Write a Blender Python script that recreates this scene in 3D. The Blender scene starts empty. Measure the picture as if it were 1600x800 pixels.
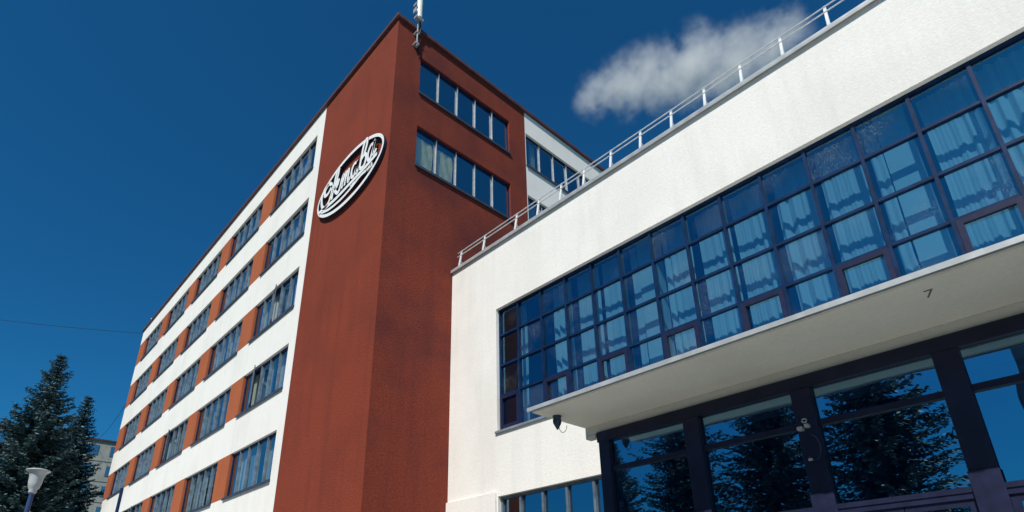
import bpy, math, random
from mathutils import Vector, Matrix
import numpy as np
random.seed(7); rng = np.random.default_rng(7)
sc = bpy.context.scene
COL = sc.collection
H = 1.6                      # camera height; all z values below are measured from the eye level

# ------------------------------------------------------------------ camera
cam = bpy.data.cameras.new('camera'); co = bpy.data.objects.new('camera', cam); COL.objects.link(co)
right = Vector((0.69031257, 0.72322561, -0.02032889)); down = Vector((-0.28927258, 0.25013612, -0.92398771)); fwd = Vector((-0.66316659, 0.64372093, 0.38188145))
M = Matrix((right, -down, -fwd)).transposed().to_4x4(); M.translation = (0, 0, H)
co.matrix_world = M
cam.sensor_width = 36; cam.lens = 36 * 913.714 / 1600; cam.shift_x = 0.0; cam.shift_y = (581.724 - 400) / 1600
cam.clip_end = 6000; cam.clip_start = .05
sc.camera = co

# ------------------------------------------------------------------ light
SUN = Vector((0.50, -1.0, 1.24)).normalized()
el = math.asin(SUN.z); az = math.atan2(SUN.x, SUN.y)
sd = bpy.data.lights.new('sun', 'SUN'); sd.energy = 5.0; sd.angle = math.radians(.5); sd.color = (1, .935, .85)
so = bpy.data.objects.new('sun', sd); COL.objects.link(so); so.rotation_euler = SUN.to_track_quat('Z', 'Y').to_euler(); so.location = (20, -40, 60)
w = bpy.data.worlds.new('World'); sc.world = w; w.use_nodes = True
nt = w.node_tree; nt.nodes.clear()
sky = nt.nodes.new('ShaderNodeTexSky'); sky.sky_type = 'NISHITA'; sky.sun_disc = False
sky.sun_elevation = el; sky.sun_rotation = az; sky.air_density = 1.0; sky.dust_density = .9; sky.ozone_density = 2.0
tint = nt.nodes.new('ShaderNodeMix'); tint.data_type = 'RGBA'; tint.blend_type = 'MULTIPLY'; tint.inputs[0].default_value = 1
tint.inputs[7].default_value = (.11, .69, 1.08, 1)
bg = nt.nodes.new('ShaderNodeBackground'); bg.inputs[1].default_value = .08
wo = nt.nodes.new('ShaderNodeOutputWorld')
nt.links.new(sky.outputs[0], tint.inputs[6]); nt.links.new(tint.outputs[2], bg.inputs[0]); nt.links.new(bg.outputs[0], wo.inputs[0])
sc.view_settings.view_transform = 'Standard'; sc.view_settings.look = 'None'; sc.view_settings.gamma = 1
sc.view_settings.exposure = .0
sc.cycles.max_bounces = 8; sc.cycles.transparent_max_bounces = 16; sc.cycles.volume_bounces = 8; sc.cycles.volume_step_rate = 1; sc.cycles.volume_max_steps = 128

# ------------------------------------------------------------------ materials
def mat(name, col, rough=.8, metal=0, var=.12, scale=3, bump=0, bscale=60, detail=6, tintc=None, spec=.3):
    m = bpy.data.materials.new(name); m.use_nodes = True; t = m.node_tree; b = t.nodes['Principled BSDF']
    b.inputs['Roughness'].default_value = rough; b.inputs['Metallic'].default_value = metal
    b.inputs['Specular IOR Level'].default_value = spec
    tc = t.nodes.new('ShaderNodeTexCoord')
    n = t.nodes.new('ShaderNodeTexNoise'); n.inputs['Scale'].default_value = scale; n.inputs['Detail'].default_value = detail
    t.links.new(tc.outputs['Object'], n.inputs['Vector'])
    r = t.nodes.new('ShaderNodeValToRGB'); c = Vector(col)
    lo = c * (1 - var) if tintc is None else Vector(tintc)
    r.color_ramp.elements[0].color = (*lo, 1); r.color_ramp.elements[1].color = (*(c * (1 + var * .6)), 1)
    r.color_ramp.elements[0].position = .35; r.color_ramp.elements[1].position = .65
    t.links.new(n.outputs[0], r.inputs[0]); t.links.new(r.outputs[0], b.inputs['Base Color'])
    if bump:
        n2 = t.nodes.new('ShaderNodeTexNoise'); n2.inputs['Scale'].default_value = bscale; n2.inputs['Detail'].default_value = 4
        t.links.new(tc.outputs['Object'], n2.inputs['Vector'])
        bp = t.nodes.new('ShaderNodeBump'); bp.inputs['Strength'].default_value = bump; bp.inputs['Distance'].default_value = .02
        t.links.new(n2.outputs[0], bp.inputs['Height']); t.links.new(bp.outputs[0], b.inputs['Normal'])
    return m

def stucco(name, col, stain, stain_amt, bump=.5, streak=1.0, fine=.07):
    """painted render: fine grain, blotches, and vertical run marks"""
    m = bpy.data.materials.new(name); m.use_nodes = True; t = m.node_tree; b = t.nodes['Principled BSDF']
    b.inputs['Roughness'].default_value = .92; b.inputs['Specular IOR Level'].default_value = .15
    tc = t.nodes.new('ShaderNodeTexCoord')
    def noise(scale, detail, stretch=None, rough=.55):
        n = t.nodes.new('ShaderNodeTexNoise'); n.inputs['Scale'].default_value = scale; n.inputs['Detail'].default_value = detail; n.inputs['Roughness'].default_value = rough
        if stretch:
            mp = t.nodes.new('ShaderNodeMapping'); mp.inputs['Scale'].default_value = stretch
            t.links.new(tc.outputs['Object'], mp.inputs[0]); t.links.new(mp.outputs[0], n.inputs['Vector'])
        else: t.links.new(tc.outputs['Object'], n.inputs['Vector'])
        return n.outputs[0]
    def rng_(inp, a, b_, lo, hi):
        r = t.nodes.new('ShaderNodeMapRange'); r.inputs[1].default_value = a; r.inputs[2].default_value = b_; r.inputs[3].default_value = lo; r.inputs[4].default_value = hi
        t.links.new(inp, r.inputs[0]); return r.outputs[0]
    def mix(f, a, c, mode='MIX'):
        x = t.nodes.new('ShaderNodeMix'); x.data_type = 'RGBA'; x.blend_type = mode
        if isinstance(f, float): x.inputs[0].default_value = f
        else: t.links.new(f, x.inputs[0])
        for s, v in ((6, a), (7, c)):
            if isinstance(v, tuple): x.inputs[s].default_value = (*v, 1)
            else: t.links.new(v, x.inputs[s])
        return x.outputs[2]
    g = rng_(noise(14, 8, rough=.75), .3, .7, 1 - fine, 1 + fine)
    base = mix(1.0, tuple(col), g, 'MULTIPLY')
    patch = rng_(noise(.35, 6), .45, .7, 0, stain_amt)
    runs = rng_(noise(1.0, 5, (2.2, 2.2, .22)), .5, .78, 0, stain_amt * streak)
    c1 = mix(patch, base, tuple(stain)); c2 = mix(runs, c1, tuple(stain))
    t.links.new(c2, b.inputs['Base Color'])
    n1 = t.nodes.new('ShaderNodeTexNoise'); n1.inputs['Scale'].default_value = 22; n1.inputs['Detail'].default_value = 7; n1.inputs['Roughness'].default_value = .7
    t.links.new(tc.outputs['Object'], n1.inputs['Vector'])
    bp = t.nodes.new('ShaderNodeBump'); bp.inputs['Strength'].default_value = bump; bp.inputs['Distance'].default_value = .03
    t.links.new(n1.outputs[0], bp.inputs['Height']); t.links.new(bp.outputs[0], b.inputs['Normal'])
    return m

def glass(name, refl, tr, dust=0, rough=.0, wave=.01, refc=(.9, .95, 1)):
    """thin architectural glass: mirror part that grows at grazing angles, tinted see-through part, optional dust"""
    m = bpy.data.materials.new(name); m.use_nodes = True; t = m.node_tree; t.nodes.clear()
    out = t.nodes.new('ShaderNodeOutputMaterial')
    tr_ = t.nodes.new('ShaderNodeBsdfTransparent'); tr_.inputs[0].default_value = (*tr, 1)
    gl = t.nodes.new('ShaderNodeBsdfGlossy'); gl.inputs[0].default_value = (*refc, 1); gl.inputs['Roughness'].default_value = rough
    tc_ = t.nodes.new('ShaderNodeTexCoord'); oi = t.nodes.new('ShaderNodeObjectInfo'); sc_ = t.nodes.new('ShaderNodeVectorMath'); sc_.operation = 'SCALE'; sc_.inputs[0].default_value = (31, 17, 23)
    t.links.new(oi.outputs['Random'], sc_.inputs['Scale']); adv = t.nodes.new('ShaderNodeVectorMath'); adv.operation = 'ADD'
    t.links.new(tc_.outputs['Object'], adv.inputs[0]); t.links.new(sc_.outputs[0], adv.inputs[1])
    n = t.nodes.new('ShaderNodeTexNoise'); n.inputs['Scale'].default_value = 1.3; n.inputs['Detail'].default_value = 1; t.links.new(adv.outputs[0], n.inputs['Vector'])
    bp = t.nodes.new('ShaderNodeBump'); bp.inputs['Strength'].default_value = wave * 10; bp.inputs['Distance'].default_value = .02
    t.links.new(n.outputs[0], bp.inputs['Height']); t.links.new(bp.outputs[0], gl.inputs['Normal'])
    ge = t.nodes.new('ShaderNodeNewGeometry'); dt = t.nodes.new('ShaderNodeVectorMath'); dt.operation = 'DOT_PRODUCT'
    t.links.new(ge.outputs['Incoming'], dt.inputs[0]); t.links.new(ge.outputs['Normal'], dt.inputs[1])
    def mth(op, a, b_=None):
        n_ = t.nodes.new('ShaderNodeMath'); n_.operation = op
        for i_, v_ in enumerate((a, b_)):
            if v_ is None: continue
            if isinstance(v_, (int, float)): n_.inputs[i_].default_value = v_
            else: t.links.new(v_, n_.inputs[i_])
        return n_.outputs[0]
    sch = mth('POWER', mth('SUBTRACT', 1.0, mth('ABSOLUTE', dt.outputs['Value'])), 4.0)      # Schlick, same from both sides
    mr = t.nodes.new('ShaderNodeMapRange'); mr.inputs[1].default_value = 0; mr.inputs[2].default_value = 1; mr.inputs[3].default_value = refl; mr.inputs[4].default_value = 1
    t.links.new(sch, mr.inputs[0])
    mx = t.nodes.new('ShaderNodeMixShader'); t.links.new(mr.outputs[0], mx.inputs[0]); t.links.new(tr_.outputs[0], mx.inputs[1]); t.links.new(gl.outputs[0], mx.inputs[2])
    last = mx.outputs[0]
    if dust:
        n2 = t.nodes.new('ShaderNodeTexNoise'); n2.inputs['Scale'].default_value = 48; n2.inputs['Detail'].default_value = 5; n2.inputs['Roughness'].default_value = .8
        t.links.new(adv.outputs[0], n2.inputs['Vector'])
        n3 = t.nodes.new('ShaderNodeTexNoise'); n3.inputs['Scale'].default_value = .7; n3.inputs['Detail'].default_value = 3; t.links.new(adv.outputs[0], n3.inputs['Vector'])
        a = t.nodes.new('ShaderNodeMapRange'); a.inputs[1].default_value = .53; a.inputs[2].default_value = .66; a.inputs[3].default_value = .0; a.inputs[4].default_value = dust; t.links.new(n2.outputs[0], a.inputs[0])
        c = t.nodes.new('ShaderNodeMapRange'); c.inputs[1].default_value = .48; c.inputs[2].default_value = .72; t.links.new(n3.outputs[0], c.inputs[0])
        mu = t.nodes.new('ShaderNodeMath'); mu.operation = 'MULTIPLY'; t.links.new(a.outputs[0], mu.inputs[0]); t.links.new(c.outputs[0], mu.inputs[1])
        df = t.nodes.new('ShaderNodeBsdfDiffuse'); df.inputs[0].default_value = (.60, .64, .50, 1)
        m2 = t.nodes.new('ShaderNodeMixShader'); t.links.new(mu.outputs[0], m2.inputs[0]); t.links.new(last, m2.inputs[1]); t.links.new(df.outputs[0], m2.inputs[2]); last = m2.outputs[0]
    t.links.new(last, out.inputs[0]); return m

def cloth(name, col, trans=.4):
    m = bpy.data.materials.new(name); m.use_nodes = True; t = m.node_tree; t.nodes.clear()
    out = t.nodes.new('ShaderNodeOutputMaterial'); d = t.nodes.new('ShaderNodeBsdfDiffuse'); tl = t.nodes.new('ShaderNodeBsdfTranslucent')
    d.inputs[0].default_value = (*col, 1); tl.inputs[0].default_value = (*col, 1)
    mx = t.nodes.new('ShaderNodeMixShader'); mx.inputs[0].default_value = trans
    t.links.new(d.outputs[0], mx.inputs[1]); t.links.new(tl.outputs[0], mx.inputs[2]); t.links.new(mx.outputs[0], out.inputs[0]); return m

def leaf(name, col):
    m = bpy.data.materials.new(name); m.use_nodes = True; t = m.node_tree; b = t.nodes['Principled BSDF']
    b.inputs['Roughness'].default_value = .6; b.inputs['Specular IOR Level'].default_value = .35
    g = t.nodes.new('ShaderNodeNewGeometry'); r = t.nodes.new('ShaderNodeValToRGB'); c = Vector(col)
    r.color_ramp.elements[0].color = (*(c * .5), 1); r.color_ramp.elements[1].color = (*(c * 1.8), 1)
    t.links.new(g.outputs['Random Per Island'], r.inputs[0]); t.links.new(r.outputs[0], b.inputs['Base Color']); return m

WHITE = stucco('white_render', (.80, .785, .735), (.50, .48, .43), .22, .25)
WHITE2 = stucco('wing_render', (.80, .785, .735), (.47, .46, .42), .28, .35, streak=.8, fine=.09)
SOFF = stucco('soffit_render', (.78, .77, .72), (.50, .48, .42), .35, .35, streak=0)
BEAMC = stucco('beam_render', (.50, .52, .48), (.35, .37, .36), .3, .3)
RED = stucco('red_render', (.225, .045, .024), (.13, .030, .022), .5, .9, fine=.22)
REDX = stucco('shaded_red_render', (.200, .041, .025), (.070, .022, .026), .7, 1.0, streak=.5, fine=.30)  # end wall's weaker sun put into a darker red, plus random dark blotches
ORANGE = stucco('orange_render', (.38, .11, .045), (.25, .075, .04), .35, .4)
COPE = mat('red_coping_metal', (.12, .055, .055), .5, .2, .2, 2)
ZINC = mat('zinc_flashing', (.50, .52, .51), .38, .35, .18, 3)
ZINCD = mat('galvanised_sheet', (.27, .32, .35), .5, .4, .25, 2)
FRAME = mat('dark_blue_window_frame', (.004, .022, .075), .5, 0, .3, 4, spec=.15)
FRAME3 = mat('pale_blue_mullion_paint', (.15, .20, .26), .5, 0, .3, 4)
FRAME2 = mat('grey_painted_frame', (.11, .14, .18), .5, 0, .3, 4)
SILL = mat('grey_sheet_sill', (.06, .075, .11), .45, .3, .2, 3)
NAVY = mat('shaded_frame_paint', (.010, .012, .035), .4, 0, .3, 2)  # same frame paint as MAUVE, darkened to carry the canopy's shade
MAUVE = mat('brown_mauve_paint', (.013, .017, .050), .5, 0, .25, 5, spec=.2)
DARK = mat('dark_interior', (.012, .022, .05), .9, 0, .2, .5)
ROOM = mat('shade_blue_room', (.035, .13, .36), .9, 0, .2, .5)  # navy tone of the indoor shade put into the room surfaces
COLW = mat('interior_column_paint', (.62, .64, .60), .8, 0, .05, .5)
GLT = glass('tower_glass', .40, (.74, .86, .92), refc=(.8, .95, 1))
GLW = glass('wing_glass', .24, (.33, .58, .72), dust=.6, refc=(.32, .75, 1))
GLE = glass('entrance_glass', .40, (.12, .25, .5), wave=.018, refc=(.42, .74, .95))
CURT = cloth('white_curtain_cloth', (.88, .89, .84), .35)
CURA = cloth('cream_curtain_cloth', (.66, .66, .52), .35)
CURB = cloth('grey_blue_curtain_cloth', (.50, .62, .66), .35)
PAPER = cloth('cream_paper', (.95, .82, .46), .1)
SIGNW = mat('white_sign_face', (.82, .83, .80), .45, 0, .05, 6)
SIGNN = mat('navy_sign_side', (.015, .022, .06), .4, 0, .2, 4)
STEELW = mat('white_railing_paint', (.74, .76, .75), .45, 0, .2, 8)
STEELG = mat('galvanised_pole', (.36, .38, .40), .5, .1, .2, 6)
ANT = mat('pale_antenna_shell', (.80, .84, .74), .35, 0, .05, 3)
BLACK = mat('black_cable', (.02, .02, .03), .5)
BARK = mat('spruce_bark', (.06, .045, .04), .9, 0, .4, 9, bump=.5)
LEAFS = leaf('spruce_needles', (.055, .105, .115))
PAVE = mat('pale_concrete_paving', (.44, .43, .40), .9, 0, .18, .6)
GRASS = mat('lawn_turf', (.06, .09, .03), .95, 0, .4, 1.5)
ASPH = mat('asphalt', (.06, .06, .062), .9, 0, .25, 2)
SHADE = mat('frosted_lamp_shade', (.50, .53, .54), .3, 0, .1, 6)
PANEL = stucco('grey_panel_render', (.42, .42, .38), (.2, .2, .2), .5, .3)
INK = mat('dark_paint_mark', (.13, .15, .14), .8)

# ------------------------------------------------------------------ mesh helpers
class MB:
    def __init__(s): s.v = []; s.f = []; s.mi = []
    def quad(s, a, b, c, d, mi=0):
        n = len(s.v); s.v += [tuple(a), tuple(b), tuple(c), tuple(d)]; s.f.append((n, n+1, n+2, n+3)); s.mi.append(mi)
    def box(s, x0, x1, y0, y1, z0, z1, mi=0):
        n = len(s.v)
        s.v += [(x0,y0,z0),(x1,y0,z0),(x1,y1,z0),(x0,y1,z0),(x0,y0,z1),(x1,y0,z1),(x1,y1,z1),(x0,y1,z1)]
        for f in ((0,3,2,1),(4,5,6,7),(0,1,5,4),(1,2,6,5),(2,3,7,6),(3,0,4,7)): s.f.append(tuple(n+i for i in f)); s.mi.append(mi)
        return s
    def tube(s, pts, r, k=8, r2=None, mi=0, cap=True):
        pts = [Vector(p) for p in pts]; n0 = len(s.v); m_ = len(pts)
        for i, p in enumerate(pts):
            d = (pts[min(i+1, m_-1)] - pts[max(i-1, 0)]).normalized()
            a = Vector((0,0,1)) if abs(d.z) < .9 else Vector((1,0,0))
            u = d.cross(a).normalized(); v = d.cross(u).normalized()
            rr = r if r2 is None else r + (r2 - r) * i / (m_ - 1)
            for j in range(k):
                t = 2*math.pi*j/k; s.v.append(tuple(p + (u*math.cos(t) + v*math.sin(t))*rr))
        for i in range(m_-1):
            for j in range(k):
                a = n0+i*k+j; b = n0+i*k+(j+1) % k; s.f.append((a, b, b+k, a+k)); s.mi.append(mi)
        if cap:
            s.f.append(tuple(n0+j for j in range(k))[::-1]); s.mi.append(mi)
            s.f.append(tuple(n0+(m_-1)*k+j for j in range(k))); s.mi.append(mi)
        return s
    def lathe(s, prof, c, k=20, mi=0):
        n0 = len(s.v)
        for r, z in prof:
            for j in range(k):
                t = 2*math.pi*j/k; s.v.append((c[0]+r*math.cos(t), c[1]+r*math.sin(t), c[2]+z))
        for i in range(len(prof)-1):
            for j in range(k):
                a = n0+i*k+j; b = n0+i*k+(j+1) % k; s.f.append((a, b, b+k, a+k)); s.mi.append(mi)
        return s
    def data(s, name, mats, smooth=False):
        me = bpy.data.meshes.new(name); me.from_pydata(s.v, [], s.f)
        for m_ in (mats if isinstance(mats, (list, tuple)) else [mats]): me.materials.append(m_)
        me.polygons.foreach_set('material_index', s.mi)
        if smooth: me.polygons.foreach_set('use_smooth', [True]*len(s.f))
        me.update(); return me
    def build(s, name, mats, parent=None, org=None, smooth=False, bevel=0):
        """vertices are in eye-level coordinates; the object's origin goes to org"""
        org = Vector(org) if org is not None else Vector(s.v[0])
        s.v = [tuple(Vector(p) - org) for p in s.v]
        me = s.data(name, mats, smooth); o = bpy.data.objects.new(name, me); COL.objects.link(o)
        place(o, org, parent)
        if bevel:
            md = o.modifiers.new('bevel', 'BEVEL'); md.width = bevel; md.segments = 2; md.limit_method = 'ANGLE'
        return o
WPOS = {}
def place(o, org, parent=None, rz=0):
    """org in eye-level coordinates (z from the eye); parents here are never rotated unless local is used"""
    org = Vector(org) + Vector((0, 0, H))
    WPOS[o.name] = org
    if parent is not None:
        o.parent = parent; o.location = org - WPOS[parent.name]
    else: o.location = org
    o.rotation_euler.z = rz
def empty(name, org, label, cat, group=None):
    o = bpy.data.objects.new(name, None); COL.objects.link(o); o.empty_display_size = .3; place(o, org)
    tag(o, label, cat, group); return o
def tag(o, label, cat, group=None):
    o['label'] = label; o['category'] = cat
    if group: o['group'] = group
    return o
def local(name, me, parent, loc=(0,0,0), rot=(0,0,0)):
    """a child placed in its parent's own (possibly rotated) frame"""
    o = bpy.data.objects.new(name, me); COL.objects.link(o); o.parent = parent; o.location = loc; o.rotation_euler = rot; return o
def copy_tree(o, parent):
    c = o.copy(); COL.objects.link(c); c.parent = parent
    for ch in o.children: copy_tree(ch, c)
    return c

def wall(axis, plane, u0, u1, z0, z1, holes, depth, matfn, splits_u=(), splits_z=()):
    """wall sheet with openings and their reveals. axis 'x': runs along x at y=plane facing -y; axis 'y': runs along y at x=plane facing +x"""
    b = MB()
    us = sorted({u0, u1, *splits_u, *[h[0] for h in holes], *[h[1] for h in holes]}); zs = sorted({z0, z1, *splits_z, *[h[2] for h in holes], *[h[3] for h in holes]})
    us = [u for u in us if u0 <= u <= u1]; zs = [z for z in zs if z0 <= z <= z1]
    P = (lambda u, d, z: (u, plane+d, z)) if axis == 'x' else (lambda u, d, z: (plane-d, u, z))
    inh = lambda u, z: any(h[0] < u < h[1] and h[2] < z < h[3] for h in holes)
    for i in range(len(us)-1):
        for j in range(len(zs)-1):
            uc = (us[i]+us[i+1])/2; zc = (zs[j]+zs[j+1])/2
            if inh(uc, zc): continue
            b.quad(P(us[i],0,zs[j]), P(us[i+1],0,zs[j]), P(us[i+1],0,zs[j+1]), P(us[i],0,zs[j+1]), matfn(uc, zc))
    for h in holes:
        a, c, lo, hi = h; e = .02
        zc = (lo+hi)/2; uc = (a+c)/2
        b.quad(P(a,0,lo), P(a,0,hi), P(a,depth,hi), P(a,depth,lo), matfn(a-e, zc))
        b.quad(P(c,0,lo), P(c,depth,lo), P(c,depth,hi), P(c,0,hi), matfn(c+e, zc))
        b.quad(P(a,0,hi), P(c,0,hi), P(c,depth,hi), P(a,depth,hi), matfn(uc, hi+e))
        b.quad(P(a,0,lo), P(a,depth,lo), P(c,depth,lo), P(c,0,lo), matfn(uc, lo-e))
    return b

def curtain_mesh(name, w_, h_, m_, fold=.17, amp=.045, seed=0, taper=0):
    r = random.Random(seed); n = max(8, int(w_/.022)); b = MB(); ph = r.uniform(0, 6); rows = 5
    ph2 = r.uniform(0, 6)
    for j in range(rows):
        z = h_*j/(rows-1)
        for i in range(n+1):
            x = w_*i/n
            p = 2*math.pi*x/fold + ph + .9*math.sin(x*3.1+ph2)
            y = amp*(.55+.45*math.sin(x*5+ph))*math.sin(p) + .012*math.sin(p*2.7) + .008*math.sin(z*2+x*9)
            b.v.append((x + .012*math.sin(z*1.7+ph), y, z))
    for j in range(rows-1):
        for i in range(n):
            a = j*(n+1)+i; b.f.append((a, a+1, a+n+2, a+n+1)); b.mi.append(0)
    return b.data(name, m_, True)

# ------------------------------------------------------------------ ground
def struct(o): o['kind'] = 'structure'; return o
g = MB(); g.quad((-3000,-3000,-1.72),(3000,-3000,-1.72),(3000,3000,-1.72),(-3000,3000,-1.72)); struct(g.build('ground', GRASS, org=(0,0,-1.72)))
g = MB(); g.box(-70, 40, -14, 8.0, -1.71, -1.6); struct(g.build('pavement', PAVE, org=(0,0,-1.71)))
g = MB(); g.quad((-200,-40,-1.716),(200,-40,-1.716),(200,-31,-1.716),(-200,-31,-1.716)); struct(g.build('road', ASPH, org=(0,-35,-1.716)))

# ------------------------------------------------------------------ seven-storey block
XE, YF, YB, XL = -14.21, 8.06, 24.5, -50.8
ROOFZ = 21.62
tower = empty('office_building', (XE, YF, -1.6), 'tall white and rust red block with ribbon windows and orange piers', 'building')
TOPS = [20.4, 16.9, 13.4, 9.9, 6.4, 2.9]; WH = 1.86
WR0, WW, PITCH = -20.69, 4.52, 5.98
holesL = []
for t in TOPS:
    for k in range(5): holesL.append((WR0-WW-PITCH*k, WR0-PITCH*k, t-WH, t))
def mL(u, z):
    if u > -20.06: return 1
    if u < WR0 and any(t-WH < z < t for t in TOPS): return 2
    return 0
b = wall('x', YF, XL, XE, -1.6, ROOFZ, holesL, .18, mL, splits_u=(-20.06,))
b.build('front_wall', [WHITE, RED, ORANGE], tower, org=(XE, YF, -1.6))
holesE = []
for t in TOPS[:2]:
    holesE.append((9.16, 13.95, t-WH, t))
for t in TOPS[:3]: holesE.append((14.99, 19.8, t-WH, t))
b = wall('y', XE, YF, YB, -1.6, ROOFZ, holesE, .18, lambda u, z: 0 if u < 14.95 else 1, splits_u=(14.95,))
b.build('end_wall', [REDX, WHITE], tower, org=(XE, YF, -1.6))
b = MB(); b.quad((XL,YB,-1.6),(XE,YB,-1.6),(XE,YB,ROOFZ),(XL,YB,ROOFZ)); b.quad((XL,YF,-1.6),(XL,YB,-1.6),(XL,YB,ROOFZ),(XL,YF,ROOFZ)); b.build('rear_wall', WHITE, tower)
b = MB(); b.box(XL-.11, XE+.11, YF-.11, YB+.1, ROOFZ, ROOFZ+.16); b.build('coping', COPE, tower, bevel=.012)
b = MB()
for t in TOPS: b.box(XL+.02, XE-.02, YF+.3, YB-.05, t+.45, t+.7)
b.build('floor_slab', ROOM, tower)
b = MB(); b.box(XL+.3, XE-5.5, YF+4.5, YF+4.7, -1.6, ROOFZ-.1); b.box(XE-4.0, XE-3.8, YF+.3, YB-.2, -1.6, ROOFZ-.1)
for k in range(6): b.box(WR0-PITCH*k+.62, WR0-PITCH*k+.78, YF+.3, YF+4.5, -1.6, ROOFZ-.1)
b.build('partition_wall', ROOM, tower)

def window_proto(wd, ht, n, fm, hw=.028, mi=0):
    """frame mesh with panes as sub-parts; local x along the wall, y inwards, origin at the opening's lower left outer corner"""
    b = MB(); D = .11
    b.box(0, wd, D, D+.07, 0, .07); b.box(0, wd, D, D+.07, ht-.07, ht); b.box(0, .06, D+.001, D+.069, .07, ht-.07); b.box(wd-.06, wd, D+.001, D+.069, .07, ht-.07)
    for i in range(1, n):
        x = wd*i/n; b.box(x-hw, x+hw, D-.045, D+.068, .07, ht-.07, mi)
    # casement rails
    for i in range(n):
        x0 = wd*i/n+.045; x1 = wd*(i+1)/n-.045
        b.box(x0, x1, D+.005, D+.05, .075, .125); b.box(x0, x1, D+.005, D+.05, ht-.125, ht-.075)
    me = b.data('window', fm); return me
PW = WW/5
pane_b = MB(); pane_b.quad((.03,0,.07),(PW-.03,0,.07),(PW-.03,0,WH-.07),(.03,0,WH-.07)); paneL = pane_b.data('pane', GLT)
PE = 4.79/5
pane_b = MB(); pane_b.quad((.03,0,.07),(PE-.03,0,.07),(PE-.03,0,WH-.07),(.03,0,WH-.07)); paneE = pane_b.data('pane', GLT)
frL = window_proto(WW, WH, 5, [FRAME, FRAME3], .022, 1); frE = window_proto(4.79, WH, 5, [FRAME, STEELG], .011, 1)
def sill_mesh(wd):
    b = MB(); b.box(-.03, wd+.03, -.07, .11, -.045, .012); b.box(-.03, wd+.03, -.07, -.055, -.09, -.045); return b.data('sill', SILL)
slL = sill_mesh(WW); slE = sill_mesh(4.79)
cvar = []
for i in range(14):
    m_ = [CURT, CURA, CURB, CURB, CURA][i % 5]
    cvar.append((curtain_mesh('curtain', [.5, .8, 1.1, .35][i % 4], WH-.1, m_, fold=.14, amp=.03, seed=i), [.5, .8, 1.1, .35][i % 4]))
sashb = MB(); ws = PW-.09; hs = WH-.16
for a in ((0,.05,0,hs),(ws-.05,ws,0,hs)): sashb.box(a[0], a[1], -.02, .02, a[2], a[3])
sashb.box(.05, ws-.05, -.02, .02, 0, .05); sashb.box(.05, ws-.05, -.02, .02, hs-.05, hs)
sash_me = sashb.data('open_sash', FRAME2)
sgb = MB(); sgb.quad((.05,0,.05),(ws-.05,0,.05),(ws-.05,0,hs-.05),(.05,0,hs-.05)); sashg = sgb.data('sash_pane', GLT)
OPEN = {(3,0):(1,), (2,0):(2,), (3,2):(1,), (4,3):(2,)}
rr = random.Random(3)
def add_curtains(o, wd, rr, dens=4):
    x = rr.uniform(.02, .3)
    for q in range(dens):
        me, cw = rr.choice(cvar)
        if x + cw > wd - .03: break
        local('curtain', me, o, (x, .30+rr.uniform(0, .1), .05)); x += cw + rr.uniform(.03, .55)
for r_i, t in enumerate(TOPS):
    for k in range(5):
        o = bpy.data.objects.new('window', frL); COL.objects.link(o); place(o, (WR0-WW-PITCH*k, YF, t-WH), tower)
        op = OPEN.get((r_i, k), ())
        for i in range(5):
            if i in op: continue
            q = local('pane', paneL, o, (PW*i, .145, 0), (rr.gauss(0, .004), 0, rr.gauss(0, .006)))
        for i in op:
            s_ = local('open_sash', sash_me, o, (PW*i+.045, 0.09, .08), (0, 0, -math.radians(rr.uniform(12, 20))))
            # a third level is the limit: the sash pane is a sibling laid on the sash
            g_ = local('sash_pane', sashg, o, s_.location, s_.rotation_euler)
        local('sill', slL, o); add_curtains(o, WW, rr, 8)
pap = MB(); n_ = 14
for j in range(n_+1):
    for i in range(n_+1):
        pap.v.append((.76*i/n_, .014*rr.uniform(-1, 1)*(1 if 0 < i < n_ else .3) + .02*math.sin(i*.9+j*.5), 1.42*j/n_))
for j in range(n_):
    for i in range(n_):
        a = j*(n_+1)+i; pap.f.append((a, a+1, a+n_+2, a+n_+1)); pap.mi.append(0)
paper_me = pap.data('paper_blind', PAPER, True)
for (a, c, lo, hi) in holesE:
    o = bpy.data.objects.new('window', frE); COL.objects.link(o); place(o, (XE, a, lo), tower, math.pi/2)
    for i in range(5): local('pane', paneE, o, (PE*i, .145, 0), (rr.gauss(0, .004), 0, rr.gauss(0, .006)))
    local('sill', slE, o)
    if abs(hi-16.9) < .01 and a < 10:
        local('paper_blind', paper_me, o, (.10, .185, .08)); local('paper_blind', paper_me, o, (PE+.10, .185, .08))
    elif a > 10 : add_curtains(o, 4.79, rr, 2)
# conduit down the white facade near its far end
dp = MB(); dp.tube([(-44.55, YF-.10, 8.02), (-44.55, YF-.10, -1.6)], .085, 8)
dp.build('downpipe', FRAME, tower)

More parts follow.
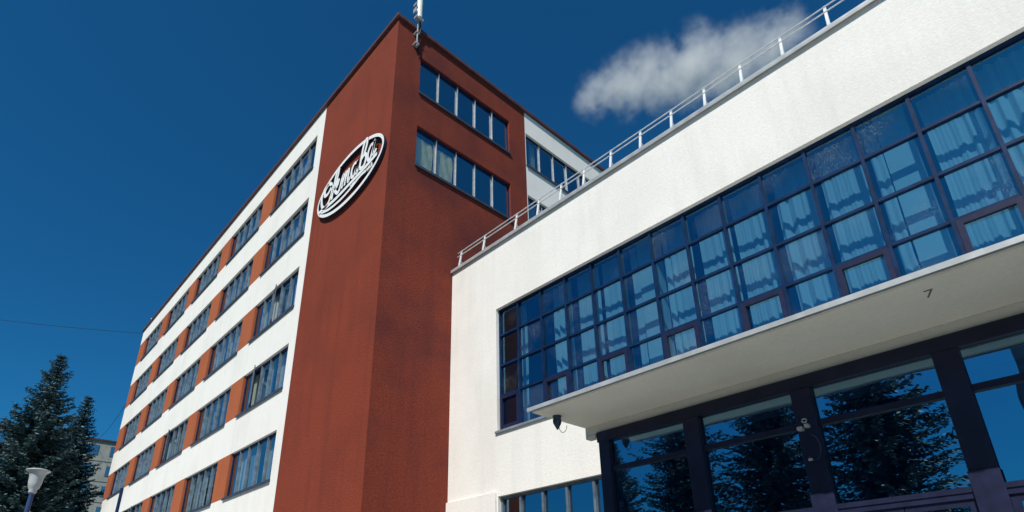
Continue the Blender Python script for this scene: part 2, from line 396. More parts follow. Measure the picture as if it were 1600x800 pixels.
# ------------------------------------------------------------------ oval sign with script lettering
SX, SZ, SY = -16.83, 15.40, 7.92
sign = empty('oval_sign', (SX, YF, SZ-1.15), 'white oval sign with script lettering high on the rust red wall', 'sign')
def ribbon(path, wid, y0, y1, close=False):
    """flat band following a 2-D path, white on the face (mat 0) and navy on the sides (mat 1)"""
    b = MB(); n = len(path); L = []; R = []
    for i in range(n):
        p = Vector(path[i]); a = Vector(path[(i-1) % n] if close or i > 0 else path[i]); c = Vector(path[(i+1) % n] if close or i < n-1 else path[i])
        d = (c-a); d = d.normalized() if d.length > 1e-6 else Vector((1, 0)); nn = Vector((-d.y, d.x))
        w_ = wid[i] if isinstance(wid, (list, tuple)) else wid
        L.append(p+nn*w_/2); R.append(p-nn*w_/2)
    for i in range(n if close else n-1):
        j = (i+1) % n
        P = lambda q, y: (SX+q.x, y, SZ+q.y)
        b.quad(P(L[i],y0), P(L[j],y0), P(R[j],y0), P(R[i],y0), 0)
        b.quad(P(L[i],y0), P(L[i],y1), P(L[j],y1), P(L[j],y0), 1); b.quad(P(R[i],y0), P(R[j],y0), P(R[j],y1), P(R[i],y1), 1)
    if not close:
        for i in (0, n-1): b.quad(P(L[i],y0), P(R[i],y0), P(R[i],y1), P(L[i],y1), 1)
    return b
def spline(pts, k=7):
    out = []; P_ = [pts[0]] + list(pts) + [pts[-1]]
    for i in range(1, len(P_)-2):
        p0, p1, p2, p3 = [Vector(p) for p in P_[i-1:i+3]]
        for s in range(k):
            t = s/k; out.append(.5*((2*p1)+(p2-p0)*t+(2*p0-5*p1+4*p2-p3)*t*t+(3*p1-p0-3*p2+p3)*t**3))
    out.append(Vector(pts[-1])); return [tuple(p) for p in out]
el_path = [(2.43*math.cos(t), 1.13*math.sin(t)) for t in [2*math.pi*i/72 for i in range(72)]]
ring = ribbon(el_path, [.105+.045*abs(math.sin(2*math.pi*i/72)) for i in range(72)], SY, YF-.04, True)
ring.build('oval_ring', [SIGNW, SIGNN], sign, smooth=False)
LET = [   # О к т а в а in a joined hand
 ('letter_o', [[(-1.62,.72),(-1.95,.62),(-2.12,.25),(-2.0,-.2),(-1.72,-.42),(-1.42,-.28),(-1.25,.1),(-1.35,.5),(-1.62,.66),(-1.88,.48),(-1.83,.22),(-1.55,.2),(-1.3,.42)]], .16),
 ('letter_k', [[(-1.2,-.33),(-1.13,.2),(-1.02,.78),(-.93,1.0),(-.82,.92),(-.9,.5),(-1.05,.1)], [(-1.05,.02),(-.85,.32),(-.72,.3),(-.82,.1),(-1.0,.04),(-.85,-.2),(-.68,-.3),(-.55,-.12)]], .15),
 ('letter_t', [[(-.6,-.3),(-.52,.1),(-.42,.34),(-.36,.3),(-.42,-.28)], [(-.4,-.1),(-.26,.28),(-.14,.32),(-.2,-.28)], [(-.18,-.1),(-.04,.28),(.08,.3),(.04,-.1),(.1,-.28),(.22,-.12)]], .13),
 ('letter_a', [[(.62,.3),(.42,.34),(.27,.1),(.33,-.2),(.48,-.24),(.6,0),(.68,.34),(.62,0),(.68,-.26),(.82,-.1)]], .14),
 ('letter_v', [[(.86,-.2),(.95,.3),(1.05,.8),(1.2,1.0),(1.3,.86),(1.22,.5),(1.05,.22)], [(1.0,.2),(1.2,.3),(1.33,.1),(1.25,-.2),(1.05,-.26),(.9,-.15)]], .15),
 ('letter_a', [[(1.78,.4),(1.58,.42),(1.43,.14),(1.48,-.16),(1.62,-.2),(1.75,.06),(1.86,.5),(1.8,.06),(1.86,-.16),(2.02,0)]], .14),
 ('swoosh', [[(-2.22,-.38),(-1.5,-.46),(-.8,-.5),(0,-.46),(.8,-.42),(1.5,-.36),(2.1,-.28)]], .16),
 ('swoosh', [[(-2.0,-.5),(-1.3,-.72),(-.4,-.8),(.4,-.72),(1.0,-.58),(1.4,-.6)]], .12),
]
for nm, strokes, wd in LET:
    b = MB()
    for si, s_ in enumerate(strokes):
        sp = spline(s_); r_ = ribbon(sp, wd*.98, SY-.02-.006*si, SY+.045)
        n0 = len(b.v); b.v += r_.v; b.f += [tuple(n0+i for i in f) for f in r_.f]; b.mi += r_.mi
    b.build(nm, [SIGNW, SIGNN], sign)
b = MB()                                     # small raised band under the last letters with tiny marks
b.box(SX+.25, SX+1.75, SY-.004, SY+.05, SZ-.62, SZ-.40)
for i in range(16):
    x = SX+.33+i*.087; b.box(x, x+.03+.02*(i % 2), SY-.012, SY-.005, SZ-.56+.03*(i % 3), SZ-.46+.012*(i % 2), 1)
b.build('marked_band', [SIGNW, SIGNN], sign)
b = MB()
for a, c in ((-2.3, .3), (-.8, 1.07), (.8, 1.07), (2.3, .3), (-1.6, -.85), (0, -1.13), (1.6, -.85), (-.75, .1), (.55, 0), (1.1, 0), (-1.7, .4)):
    b.tube([(SX+a, SY+.05, SZ+c), (SX+a, YF, SZ+c)], .02, 6)
b.build('bracket', SIGNN, sign)

# ------------------------------------------------------------------ antenna at the roof corner
an = empty('antenna_mast', (XE+.14, 8.84, 20.5), 'pale tube antenna on a thin pole at the roof corner', 'antenna')
MB().tube([(XE+.16, 8.84, 20.62), (XE+.16, 8.84, 22.3)], .03, 8).build('pole', STEELG, an)
MB().tube([(XE+.22, 8.84, 22.12), (XE+.22, 8.84, 25.0)], .115, 16).build('antenna_tube', ANT, an, smooth=False)
b = MB(); b.box(XE+.0, XE+.2, 8.75, 8.93, 20.72, 20.78); b.box(XE, XE+.2, 8.76, 8.92, 21.32, 21.37); b.box(XE+.12, XE+.3, 8.66, 9.0, 22.0, 22.1)
b.box(XE+.1, XE+.3, 8.62, 8.66, 22.3, 22.52); b.box(XE+.1, XE+.3, 8.62, 8.66, 22.7, 22.8); b.build('bracket', STEELG, an)
MB().tube([(XE+.2, 8.9, 22.1), (XE+.14, 8.98, 21.6), (XE+.06, 8.97, 21.1), (XE+.05, 8.98, 20.6), (XE+.04, 9.08, 20.3)], .035, 6).build('cable', BLACK, an)
tag(MB().lathe([(.09, 0), (.09, .5), (.16, .5), (.16, .62), (.02, .72)], (-49.6, 8.3, 21.78), 12).build('roof_vent', STEELW, org=(-49.6, 8.3, 21.78)), 'tiny white roof vent at the far end of the tall block', 'roof vent')

# ------------------------------------------------------------------ low wing
YW, XR, WZ = 10.957, 13.0, 11.2
wing = empty('wing_building', (XE, YW, -1.6), 'low white wing with a long blue window band and a canopy over its entrance', 'building')
GX0, GX1, GZ0, GZ1 = -11.95, 9.9, 4.86, 8.84
LX0, LX1, LZ1, LZ0 = -11.95, -7.75, 3.0, .4
DX0, DX1 = -7.2, 8.2
holesW = [(GX0, GX1, GZ0, GZ1), (LX0, LX1, LZ0, LZ1), (DX0, DX1, -1.55, 3.4)]
b = wall('x', YW, XE+.002, XR, -1.6, WZ, holesW, .19, lambda u, z: 0)
b.build('front_wall', WHITE2, wing, org=(XE, YW, -1.6))
b = MB(); YR = 24.0
b.quad((XR,YW,-1.6),(XR,YR,-1.6),(XR,YR,WZ),(XR,YW,WZ)); b.quad((XR,YR,-1.6),(XE+.01,YR,-1.6),(XE+.01,YR,WZ),(XR,YR,WZ)); b.build('side_wall', WHITE2, wing)
b = MB(); b.box(XE+.002, XR, YW+.01, YR, WZ-.2, WZ-.003); b.build('roof', ZINCD, wing)
b = MB(); b.box(XE+.003, -12.0, YW-.07, YW-.002, -1.6, 3.13); b.build('plinth_panel', WHITE2, wing, bevel=.01)
b = MB(); b.box(XE+.004, XR+.08, YW-.085, YW+.35, WZ+.012, WZ+.09); b.box(XE+.004, XR+.08, YW-.085, YW-.07, WZ-.03, WZ+.012); b.build('coping', ZINC, wing, bevel=.006)
# rooms behind
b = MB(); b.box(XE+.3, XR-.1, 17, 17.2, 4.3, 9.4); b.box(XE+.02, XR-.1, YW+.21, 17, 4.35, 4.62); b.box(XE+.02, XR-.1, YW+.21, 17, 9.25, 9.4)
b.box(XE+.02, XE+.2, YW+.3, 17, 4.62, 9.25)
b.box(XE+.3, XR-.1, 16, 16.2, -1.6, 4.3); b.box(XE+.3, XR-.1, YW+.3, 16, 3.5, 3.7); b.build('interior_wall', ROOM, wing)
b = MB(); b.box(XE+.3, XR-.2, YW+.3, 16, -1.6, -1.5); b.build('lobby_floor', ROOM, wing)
# window band: bars
YG = 11.10
xs = [-12.05 + .948*k for k in range(0, 24)]; zs = [4.86, 5.97, 6.93, 7.94, 8.84]
b = MB()
b.box(GX0-.0, GX1, YG-.03, YG+.07, 8.79, 8.84); b.box(GX0, GX1, YG-.03, YG+.07, 4.86, 4.93); b.box(GX0, GX0+.06, YG-.029, YG+.069, 4.93, 8.79); b.box(GX1-.06, GX1, YG-.029, YG+.069, 4.93, 8.79)
for x in xs[1:-1]: b.box(x-.03, x+.03, YG-.045, YG+.068, 4.93, 8.79)
for z in zs[1:-1]:
    for i in range(len(xs)-1): b.box(max(xs[i], GX0)+.03, min(xs[i+1], GX1)-.03, YG-.03, YG+.067, z-.03, z+.03)
wb = b.build('window_band', FRAME, wing, org=(GX0, YW, GZ0))
bl = MB()
for i in range(len(xs)-1):
    for j in range(4):
        x0 = max(xs[i], GX0)+.02; x1 = min(xs[i+1], GX1)-.02
        p = MB(); p.quad((0,0,0), (x1-x0,0,0), (x1-x0,0,zs[j+1]-zs[j]-.04), (0,0,zs[j+1]-zs[j]-.04))
        o = bpy.data.objects.new('pane', p.data('pane', GLW)); COL.objects.link(o); place(o, (x0, YG+.03, zs[j]+.02), wb)
        o.rotation_euler = (rr.gauss(0, .003), 0, rr.gauss(0, .004))
ventc = {}
for i in range(0, len(xs)-1, 2):
    x0 = max(xs[i], GX0)+.032; x1 = min(xs[i+1], GX1)-.032; b = MB(); z0 = 4.935; z1 = 5.935; w_ = .095
    b.box(x0, x0+w_, YG-.055, YG+.02, z0, z1); b.box(x1-w_, x1, YG-.055, YG+.02, z0, z1); b.box(x0+w_, x1-w_, YG-.055, YG+.02, z1-w_, z1); b.box(x0+w_, x1-w_, YG-.055, YG+.02, z0, z0+w_)
    b.build('vent_frame', MAUVE, wb)
b = MB(); b.box(GX0-.05, -8.72, YW-.06, YW+.15, 4.79, 4.858); b.build('sill', ZINCD, wb)
# curtains and interior columns
for i in range(len(xs)-1):
    x0 = xs[i]; x1 = xs[i+1]
    if i == 1: continue
    colm = i in (5, 11, 17)
    if colm:
        b = MB(); b.box(x0+.30, x0+.80, YG+.36, YG+.75, 4.64, 9.2); b.build('interior_column', COLW, wing)
        me = curtain_mesh('curtain', .22, 4.0, CURT, fold=.13, amp=.04, seed=i); local('curtain', me, wb, (x0+.05-GX0, YG+.40-YW, .03))
    else:
        a = rr.uniform(.03, .12); e = rr.uniform(.80, .93); a = .5 if i == 0 else a
        me = curtain_mesh('curtain', e-a, 4.0, CURT, fold=rr.uniform(.17, .24), amp=.055, seed=i+30); local('curtain', me, wb, (x0+a-GX0, YG+.40-YW, .03))
# canopy
CX0, CX1, CY0, SOZ = -7.67, 9.0, 7.86, 3.687          # the canopy hangs over a glazed porch that stands 1.3 m proud of the wall
YE = 9.557
def wedge(b, x0, x1, y0, y1, zb0, zb1, zt0, zt1):
    n = len(b.v); b.v += [(x0,y0,zb0),(x1,y0,zb0),(x1,y1,zb1),(x0,y1,zb1),(x0,y0,zt0),(x1,y0,zt0),(x1,y1,zt1),(x0,y1,zt1)]
    for f in ((0,3,2,1),(4,5,6,7),(0,1,5,4),(1,2,6,5),(2,3,7,6),(3,0,4,7)): b.f.append(tuple(n+i for i in f)); b.mi.append(0)
b = MB(); wedge(b, CX0, CX1, CY0+.132, YW-.001, SOZ, SOZ, SOZ+.045, SOZ+.24)
cn = b.build('canopy', SOFF, wing, org=(CX0, YW, SOZ))
segs = [-7.69, -6.25, -4.28, -2.30, -.33, 1.64, 3.6, 5.6, 9.02]
for i in range(len(segs)-1):
    b = MB(); o_ = .010*(i % 2); x0, x1 = segs[i]+.003, segs[i+1]+.018
    b.box(x0, x1, CY0-.012-o_, CY0-.002-o_, SOZ-.006-o_*.5, SOZ+.063); b.box(x0, x1, CY0-.012-o_, CY0+.13, SOZ+.063, SOZ+.070)
    b.build('flashing', ZINC, cn)
b = MB(); wedge(b, CX0-.01, CX1, CY0, CY0+.133, SOZ+.008, SOZ+.03, SOZ+.056, SOZ+.056); b.build('drip_edge', ZINCD, cn)
b = MB(); b.box(CX0, CX1-.1, 9.62, 9.86, 3.507, SOZ-.002); b.box(CX0, -7.41, 9.618, 9.8, 3.43, 3.505); b.build('lintel_beam', BEAMC, wing, bevel=.008)
fc = bpy.data.curves.new('painted_digit', 'FONT'); fc.body = '7'; fc.size = .42; fc.extrude = .001; fc.align_x = 'CENTER'; fc.align_y = 'CENTER'; fc.shear = .15
ft = bpy.data.objects.new('digit_curve', fc); dme = bpy.data.meshes.new_from_object(ft); dme.materials.clear(); dme.materials.append(INK); bpy.data.objects.remove(ft)
fo = bpy.data.objects.new('painted_digit', dme); COL.objects.link(fo)
place(fo, (-1.0, 8.45, SOZ-.002), cn); fo.rotation_euler = (math.pi, 0, 0); fo.scale = (.55, .85, 1)
# porch glazing
XP0, XP1 = -7.33, 8.4
b = MB(); b.box(XP0, XP1, YE, YE+.14, 3.287, 3.502)
ent = b.build('entrance_frame', NAVY, wing, org=(XP0, YE, -1.6))
b = MB(); b.box(XP0, XP0+.12, YE+.19, YW-.002, -1.6, 3.5); b.box(XP1-.2, XP1, YE+.19, YW-.002, -1.6, 3.5); b.build('porch_side', WHITE2, wing)
cols_ = [(-7.295, -7.04)] + [(-5.315+1.993*k, -4.998+1.993*k) for k in range(7)]
for i, (a, c) in enumerate(cols_):
    b = MB(); b.box(a, c, YE+.003, YE+.19, -1.6, 3.285); b.build('post', NAVY, ent, bevel=.006)
    if i:
        b = MB(); b.box(a-.012, c+.012, YE-.02, YE+.002, -1.6, 1.60); b.build('sunlit_post_foot', MAUVE, ent, bevel=.004)  # lighter strip paints the sunlit lower post below the canopy's shadow edge
edges = cols_ + [(XP1-.01, XP1+.2)]
for i in range(len(cols_)):
    a = edges[i][1]; c = min(edges[i+1][0], XP1-.02)
    if c-a < .2: continue
    b = MB(); b.box(a+.001, c-.001, YE+.045, YE+.14, 2.64, 2.737); b.build('transom', NAVY, ent)
    b = MB(); b.box(a+.001, c-.001, YE+.005, YE+.16, 1.338, 1.408); b.box(a+.001, c-.001, YE+.022, YE+.16, 1.258, 1.336); b.build('door_head', MAUVE, ent)
    for z0, z1 in ((1.39, 2.66), (2.72, 3.29)):
        p = MB(); p.quad((a-.01,YE+.105,z0),(c+.01,YE+.105,z0),(c+.01,YE+.105,z1),(a-.01,YE+.105,z1)); o = p.build('pane', GLE, ent); o.rotation_euler = (rr.gauss(0, .004), 0, rr.gauss(0, .004))
    m2 = (a+c)/2
    for x0, x1 in ((a+.01, m2-.006), (m2+.006, c-.01)):
        b = MB(); b.box(x0, x0+.09, YE+.05, YE+.105, -1.55, 1.255); b.box(x1-.09, x1, YE+.05, YE+.105, -1.55, 1.255); b.box(x0+.09, x1-.09, YE+.05, YE+.105, 1.17, 1.255); b.box(x0+.09, x1-.09, YE+.05, YE+.105, -1.55, -1.3)
        b.build('door', MAUVE, ent)
        p = MB(); p.quad((x0+.08,YE+.08,-1.32),(x1-.08,YE+.08,-1.32),(x1-.08,YE+.08,1.18),(x0+.08,YE+.08,1.18)); p.build('door_pane', GLE, ent)
# ground floor window row left of the entrance
b = MB(); b.box(LX0, LX1, YG-.03, YG+.07, 2.93, 3.0); b.box(LX0, LX1, YG-.03, YG+.07, .4, .47)
lx = [-12.0, -11.18, -10.36, -9.54, -8.68, -7.7]
for x in lx[1:-1]: b.box(x-.035, x+.035, YG-.05, YG+.068, .47, 2.93)
b.box(LX0, LX0+.06, YG-.029, YG+.069, .47, 2.93)
lw = b.build('ground_floor_window', FRAME2, wing, org=(LX0, YW, .4))
for i in range(5):
    x0 = max(lx[i], LX0)+.02; x1 = min(lx[i+1], LX1)-.02
    p = MB(); p.quad((x0,YG+.03,.42),(x1,YG+.03,.42),(x1,YG+.03,2.98),(x0,YG+.03,2.98)); o = p.build('pane', GLE, lw); o.rotation_euler = (rr.gauss(0, .004), 0, rr.gauss(0, .004))

# ------------------------------------------------------------------ roof railing
rl = empty('roof_railing', (XE, YW+.1, WZ+.09), 'white two-rail railing with leaning posts along the edge of the low roof', 'railing')
POS = [-13.98, -12.70, -11.12, -10.12, -9.17, -8.26, -7.28, -6.28, -5.32, -4.37, -3.42, -2.45, -1.465, -.49, .48, 1.46, 2.43]
for x in POS:
    b = MB(); y0 = YW+.08; z0 = WZ+.09
    b.v += [(x-.032,y0-.02,z0),(x+.032,y0-.02,z0),(x+.032,y0+.02,z0),(x-.032,y0+.02,z0),(x-.022,y0+.13,z0+.86),(x+.036,y0+.13,z0+.86),(x+.036,y0+.17,z0+.86),(x-.022,y0+.17,z0+.86)]
    for f in ((0,3,2,1),(4,5,6,7),(0,1,5,4),(1,2,6,5),(2,3,7,6),(3,0,4,7)): b.f.append(f); b.mi.append(0)
    b.tube([(x+.01, y0+.07, z0+.45), (x+.03, y0+.42, z0-.05)], .012, 6)
    b.build('post', STEELW, rl)
for dz, dy in ((.82, .13), (.64, .10)):
    MB().tube([(XE+.05, YW+.08+dy-.01, WZ+.09+dz), (2.6, YW+.08+dy-.01, WZ+.09+dz)], .017, 6).build('rail', STEELW, rl)

# ------------------------------------------------------------------ fittings
FX, FY = -7.48, 8.50
sl = empty('canopy_floodlight', (FX, FY, SOZ), 'small dark pointed lamp under the left corner of the canopy', 'lamp')
MB().lathe([(.0, 0), (.09, 0), (.09, -.03), (.075, -.045), (.09, -.09), (.085, -.15), (.045, -.23), (.012, -.29), (0, -.29)], (FX, FY, SOZ-.001), 14).build('lamp_body', mat('blue_grey_lamp_metal', (.03, .06, .10), .4, .3), sl, smooth=True)
MB().tube([(FX+.02+.16*(1-math.cos(t))*.5, FY+.03+.05*(1-math.cos(t))*.5, SOZ-.23-.13*math.sin(t)) for t in [math.pi*i/12 for i in range(13)]], .006, 5).build('cable', BLACK, sl)
CXc = -3.175
cc = empty('entrance_camera', (CXc, YE, 2.3), 'small white double camera with a hanging cable loop on the dark entrance post', 'camera')
b = MB(); b.tube([(CXc+.035*math.cos(t), YE-.04, 2.74+.03*math.sin(t)) for t in [2*math.pi*i/14 for i in range(15)]], .012, 6); b.build('mounting_ring', STEELG, cc)
b = MB(); b.box(CXc-.115, CXc-.03, YE-.12, YE-.002, 2.585, 2.645); b.build('camera_body', STEELG, cc, bevel=.012)
b = MB(); b.box(CXc-.005, CXc+.065, YE-.10, YE-.002, 2.615, 2.675); b.build('camera_body', STEELG, cc, bevel=.012)
MB().tube([(CXc+.04+.11*math.sin(t), YE-.03, 2.30+.20*math.cos(t)) for t in [.1+math.pi*1.25*i/14 for i in range(15)]], .006, 5).build('cable', SILL, cc)
b = MB(); b.box(CXc-.06, CXc+.0, YE-.05, YE-.02, 2.10, 2.135); b.build('cable_plug', STEELG, cc)

# ------------------------------------------------------------------ street lamp
lp = empty('street_lamp', (-16.35, 1.29, -1.6), 'street lamp with white funnel shaped shade in front of the spruces', 'street lamp')
LXp, LYp = -16.35, 1.29
MB().lathe([(.0, 2.62), (.055, 2.62), (.075, 2.66), (.07, 2.70), (.10, 2.74), (.125, 2.86), (.13, 2.98), (.155, 3.05), (.20, 3.10), (.222, 3.115), (.222, 3.13), (.18, 3.145), (.09, 3.165), (0, 3.17)], (LXp, LYp, 0), 24).build('lamp_shade', SHADE, lp, smooth=True)
MB().tube([(LXp, LYp, -1.6), (LXp, LYp, 2.64)], .065, 12, r2=.045).build('pole', mat('blue_lamp_pole', (.03, .06, .16), .45), lp)

# ------------------------------------------------------------------ spruces
def spruce_mesh(seed, Ht, R, dens=1.0):
    r = np.random.default_rng(seed); V = []; F = []
    levels = int(Ht*2.9)
    zz = Ht*.06
    P = []
    for L in range(levels):
        f = L/levels; z = Ht*(.07+.93*f**.92)
        rad = R*(1-f)**.88*(.82+.36*r.random()) + .12
        nb = int(7+4*(1-f))
        a0 = r.random()*6.28
        for k in range(nb):
            a = a0+2*math.pi*k/nb+r.normal(0, .18); ln = rad*(.6+.5*r.random())
            n = max(4, int(ln*9*dens)); t = np.linspace(.12, 1, n)
            droop = -.28*(1-f)-.05; up = .22
            x = t*ln; zc = z+ln*(droop*t+up*t*t*t) + .25*f*x
            sw = (r.random()-.5)*.5
            ang = a+sw*t
            P.append(np.stack([np.cos(ang)*x, np.sin(ang)*x, zc, ang, np.full(n, ln), t], 1))
    P = np.concatenate(P)
    # sprays: each node gets several narrow needle sprays, mostly sideways and slightly hanging
    rep = 9
    N = np.repeat(P, rep, 0); m = len(N)
    side = np.where(r.random(m) < .5, 1, -1)
    da = N[:,3]+side*(r.uniform(.25, 1.35, m))
    ln = (.13+.36*(1-N[:,5]*.6)*np.minimum(1, N[:,4]/2.2))*r.uniform(.5, 1.25, m)
    dz = r.uniform(-.55, .18, m)
    d = np.stack([np.cos(da), np.sin(da), dz], 1); d /= np.linalg.norm(d, axis=1)[:,None]
    base = N[:,:3]+r.normal(0, .05, (m, 3))
    up = np.stack([r.normal(0,.6,m), r.normal(0,.6,m), np.ones(m)], 1); s = np.cross(d, up); s /= np.linalg.norm(s, axis=1)[:,None]
    wd = (ln*.16+.018)[:,None]
    tip = base+d*ln[:,None]; mid = base+d*(ln*.55)[:,None]
    a = base; b = mid+s*wd; c = tip; e = mid-s*wd
    V = np.stack([a, b, c, e], 1).reshape(-1, 3)
    F = np.arange(len(V)).reshape(-1, 4)
    me = bpy.data.meshes.new('crown')
    me.vertices.add(len(V)); me.vertices.foreach_set('co', V.ravel()); me.loops.add(F.size); me.loops.foreach_set('vertex_index', F.ravel())
    me.polygons.add(len(F)); me.polygons.foreach_set('loop_start', np.arange(0, F.size, 4)); me.polygons.foreach_set('loop_total', np.full(len(F), 4))
    me.update(); me.validate(); me.materials.append(LEAFS); return me
def trunk_mesh(Ht):
    b = MB(); b.tube([(0,0,0), (.05,0,Ht*.4), (0,.04,Ht*.8), (0,0,Ht*.99)], Ht*.017, 8, r2=.02)
    r = random.Random(4)
    for i in range(46):
        z = Ht*(.08+.88*i/46); a = r.uniform(0, 6.28); l = (1-i/46)*Ht*.17+.2
        b.tube([(0,0,z), (math.cos(a)*l*.5, math.sin(a)*l*.5, z-.12*l), (math.cos(a)*l, math.sin(a)*l, z-.12*l)], .035*(1-i/50), 4, r2=.008, cap=False)
    return b.data('trunk', BARK)
crA = spruce_mesh(1, 20, 4.7); crB = spruce_mesh(2, 20, 4.0); crC = spruce_mesh(5, 20, 5.2, .8); crD = spruce_mesh(9, 20, 6.6, .42); tr = trunk_mesh(20)
def spruce(x, y, Ht, cm, rot, label, grp):
    o = empty('spruce_tree', (x, y, -1.7), label, 'spruce tree', grp); s = Ht/20
    for nm, me in (('crown', cm), ('trunk', tr)):
        c = bpy.data.objects.new(nm, me); COL.objects.link(c); c.parent = o; c.scale = (s, s, s); c.rotation_euler.z = rot
G1 = 'spruces at the left beyond the street lamp'; G2 = 'spruces across the square from the entrance'
spruce(-51.4, 3.5, 20.2, crA, .3, 'tallest dark spruce at the left with a pointed tip above the lamp', G1)
spruce(-61.5, 6.9, 20.6, crB, 1.7, 'slimmer spruce standing between the tallest spruce and the white block', G1)
spruce(-57.0, -1.0, 14.4, crC, 2.6, 'bushy spruce cut by the left edge of the photo behind the lamp', G1)
spruce(-47.5, 1.2, 10.5, crB, 4.1, 'low spruce directly behind the street lamp shade', G1)
for i, (x, y, h, cm, rt) in enumerate([(-17.4, -11.0, 14.5, crD, 1.0), (-12.2, -10.6, 16.0, crD, 2.0), (-7.2, -11.2, 16.6, crD, 3.6), (-24.5, -15, 13, crB, .4)]):
    spruce(x, y, h, cm, rt, ['spruce across the square reflected in the left entrance panes', 'tallest spruce across the square, reflected in the middle entrance pane', 'spruce across the square reflected beside the white camera post', 'farthest left spruce across the square reflected in the low window row'][i], G2)

# ------------------------------------------------------------------ buildings around
def block(name, x0, y0, x1, y1, top, label, axis, nst, nb, wm, ox=3.0):
    o = empty(name, (x0, y0, -1.7), label, 'apartment building')
    b = MB(); b.box(x0, x1, y0, y1, -1.7, top); b.build('wall', wm, o, org=(x0, y0, -1.7))
    b = MB(); b.box(x0-.2, x1+.2, y0-.2, y1+.2, top, top+.25); b.build('roof', COPE, o)
    fl = (top+1.7)/nst
    if axis == 'x+': # facade facing +x
        pit = (y1-y0)/nb
        fb = MB(); fb.box(0, .06, 0, pit*.55, 0, fl*.5); fm_ = fb.data('window', FRAME2)
        pb = MB(); pb.quad((.065,.06,.06),(.065,pit*.55-.06,.06),(.065,pit*.55-.06,fl*.5-.06),(.065,.06,fl*.5-.06)); pm_ = pb.data('pane', GLT)
        for i in range(nb):
            for j in range(1, nst):
                wn = bpy.data.objects.new('window', fm_); COL.objects.link(wn); place(wn, (x1, y0+pit*(i+.22), -1.7+fl*(j+.28)), o); local('pane', pm_, wn)
        bb = MB()
        for j in range(1, nst): bb.box(x1, x1+.05, y0, y1, -1.7+fl*j-.04, -1.7+fl*j+.02)
        bb.build('panel_joint', ZINCD, o)
    else:            # facade facing +y
        pit = (x1-x0)/nb
        fb = MB(); fb.box(0, pit*.5, 0, .06, 0, fl*.5); fm_ = fb.data('window', FRAME2)
        pb = MB(); pb.quad((.06,.065,.06),(pit*.5-.06,.065,.06),(pit*.5-.06,.065,fl*.5-.06),(.06,.065,fl*.5-.06)); pm_ = pb.data('pane', GLT)
        for i in range(nb):
            for j in range(nst):
                wn = bpy.data.objects.new('window', fm_); COL.objects.link(wn); place(wn, (x0+pit*(i+.25), y1, -1.7+fl*(j+.28)), o); local('pane', pm_, wn)
    return o
block('apartment_building', -122, 2, -108, 40, 26.3, 'pale panel apartment block glimpsed between the spruces and the white block', 'x+', 9, 11, PANEL)
block('apartment_building', -2.4, -34, 30, -24, 15, 'pale block across the road reflected in the right entrance pane', 'y+', 5, 9, mat('grey_panel_far', (.20, .22, .26), .8))

# ------------------------------------------------------------------ overhead wires
def wire(a, c, sag, label, r=.018):
    a = Vector(a); c = Vector(c); pts = [a.lerp(c, t)-Vector((0, 0, sag*4*t*(1-t))) for t in [i/16 for i in range(17)]]
    tag(MB().tube(pts, r, 4).build('overhead_wire', BLACK, org=a), label, 'wire', 'overhead wires')
wire((-88, -12, 33), (XL, 9.0, 21.7), .5, 'thin level wire crossing the sky to the roof end of the white block')
wire((XL, 8.6, 17.5), (-108, 14, 26.4), 1.5, 'upper slanting wire running down to the distant panel block', .02)
wire((XL, 9.6, 15.5), (-108, 16, 26.2), 1.5, 'lower slanting wire running down to the distant panel block', .02)

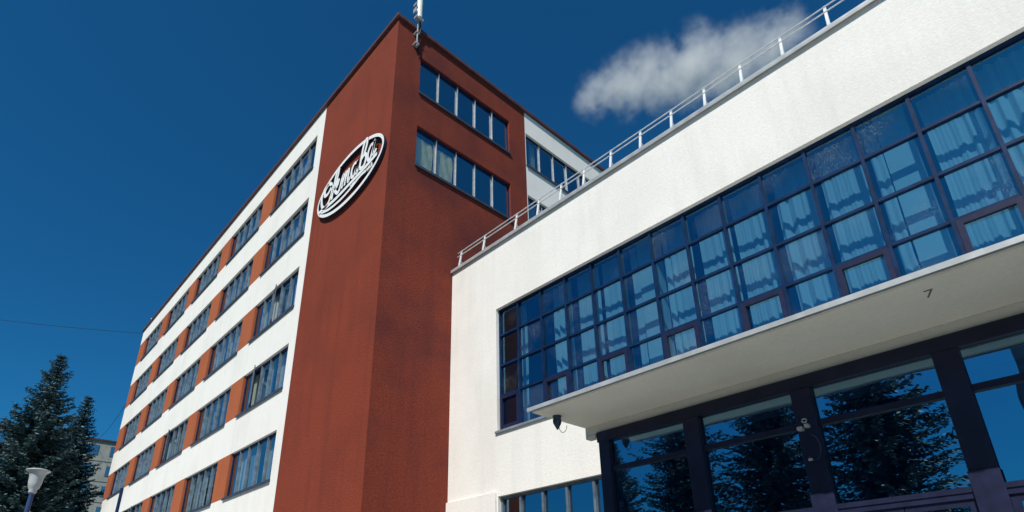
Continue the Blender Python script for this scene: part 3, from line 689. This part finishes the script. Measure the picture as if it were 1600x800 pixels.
# ------------------------------------------------------------------ cloud
def cloud(name, centre, ax, label, blobs, seed):
    ux, uy, uz = ax
    b = MB(); S_ = Vector((82, 34, 36))
    b.box(-1, 1, -1, 1, -1, 1)
    me = b.data(name, []); o = bpy.data.objects.new(name, me); COL.objects.link(o)
    Mx = Matrix((ux, uy, uz)).transposed().to_4x4(); Mx.translation = Vector(centre)+Vector((0, 0, H))
    o.matrix_world = Mx @ Matrix.Diagonal((*S_, 1))
    m_ = bpy.data.materials.new('cloud_vapour'); m_.use_nodes = True; t = m_.node_tree; t.nodes.clear()
    out = t.nodes.new('ShaderNodeOutputMaterial'); pv = t.nodes.new('ShaderNodeVolumePrincipled'); t.links.new(pv.outputs[0], out.inputs['Volume'])
    pv.inputs['Color'].default_value = (1, .99, .97, 1); pv.inputs['Anisotropy'].default_value = .0
    tc = t.nodes.new('ShaderNodeTexCoord')
    mp = t.nodes.new('ShaderNodeMapping'); mp.inputs['Scale'].default_value = S_; t.links.new(tc.outputs['Object'], mp.inputs[0])
    n = t.nodes.new('ShaderNodeTexNoise'); n.inputs['Scale'].default_value = .062; n.inputs['Detail'].default_value = 9; n.inputs['Roughness'].default_value = .68
    ad = t.nodes.new('ShaderNodeVectorMath'); ad.operation = 'ADD'; ad.inputs[1].default_value = (seed*17.3, seed*3.1, 0); t.links.new(mp.outputs[0], ad.inputs[0]); t.links.new(ad.outputs[0], n.inputs['Vector'])
    # warped distance to a chain of blobs
    acc = None
    for (bx, by, bz, br) in blobs:
        dn = t.nodes.new('ShaderNodeVectorMath'); dn.operation = 'DISTANCE'; dn.inputs[1].default_value = (bx, by, bz); t.links.new(mp.outputs[0], dn.inputs[0])
        mr = t.nodes.new('ShaderNodeMapRange'); mr.inputs[1].default_value = 0; mr.inputs[2].default_value = br; mr.inputs[3].default_value = 1; mr.inputs[4].default_value = 0; t.links.new(dn.outputs['Value'], mr.inputs[0])
        if acc is None: acc = mr.outputs[0]
        else:
            mxn = t.nodes.new('ShaderNodeMath'); mxn.operation = 'MAXIMUM'; t.links.new(acc, mxn.inputs[0]); t.links.new(mr.outputs[0], mxn.inputs[1]); acc = mxn.outputs[0]
    s1 = t.nodes.new('ShaderNodeMath'); s1.operation = 'MULTIPLY_ADD'; s1.inputs[1].default_value = 3.3; s1.inputs[2].default_value = -1.66; t.links.new(n.outputs[0], s1.inputs[0])
    s2 = t.nodes.new('ShaderNodeMath'); s2.operation = 'ADD'; t.links.new(acc, s2.inputs[0]); t.links.new(s1.outputs[0], s2.inputs[1])
    mk = t.nodes.new('ShaderNodeMapRange'); mk.inputs[1].default_value = .0; mk.inputs[2].default_value = .42; t.links.new(acc, mk.inputs[0])
    mr = t.nodes.new('ShaderNodeMapRange'); mr.inputs[1].default_value = .18; mr.inputs[2].default_value = 1.15; mr.inputs[3].default_value = 0; mr.inputs[4].default_value = .065; t.links.new(s2.outputs[0], mr.inputs[0])
    mm = t.nodes.new('ShaderNodeMath'); mm.operation = 'MULTIPLY'; t.links.new(mr.outputs[0], mm.inputs[0]); t.links.new(mk.outputs[0], mm.inputs[1]); t.links.new(mm.outputs[0], pv.inputs['Density'])
    me.materials.append(m_)
    tag(o, label, 'cloud'); return o
d = Vector((-.325, .712, .853)); c0 = d*330
e1 = (Vector((-.17118577, .82512186, .93046443))-Vector((-.45093703, .6046855, .81623477))).normalized()
dn_ = d.normalized(); e1 = (e1-dn_*e1.dot(dn_)).normalized(); e2 = dn_.cross(e1).normalized()
if e2.z < 0: e2 = -e2
e3 = e1.cross(e2)
cloud('cloud', c0, (e1, e2, e3), 'pale wispy cloud in the blue sky above the low roof railing',
      [(-46, 1, 0, 15), (-39, 1, 3, 19), (-28, 1, 0, 24), (-18, 0, 4, 24), (-8, -1, 0, 26), (4, -2, 2, 26), (15, -3, 0, 28), (26, -7, 3, 25), (36, -9, 0, 26), (46, -8, 2, 26), (54, -6, 0, 23), (61, -4, 0, 15)], 1)
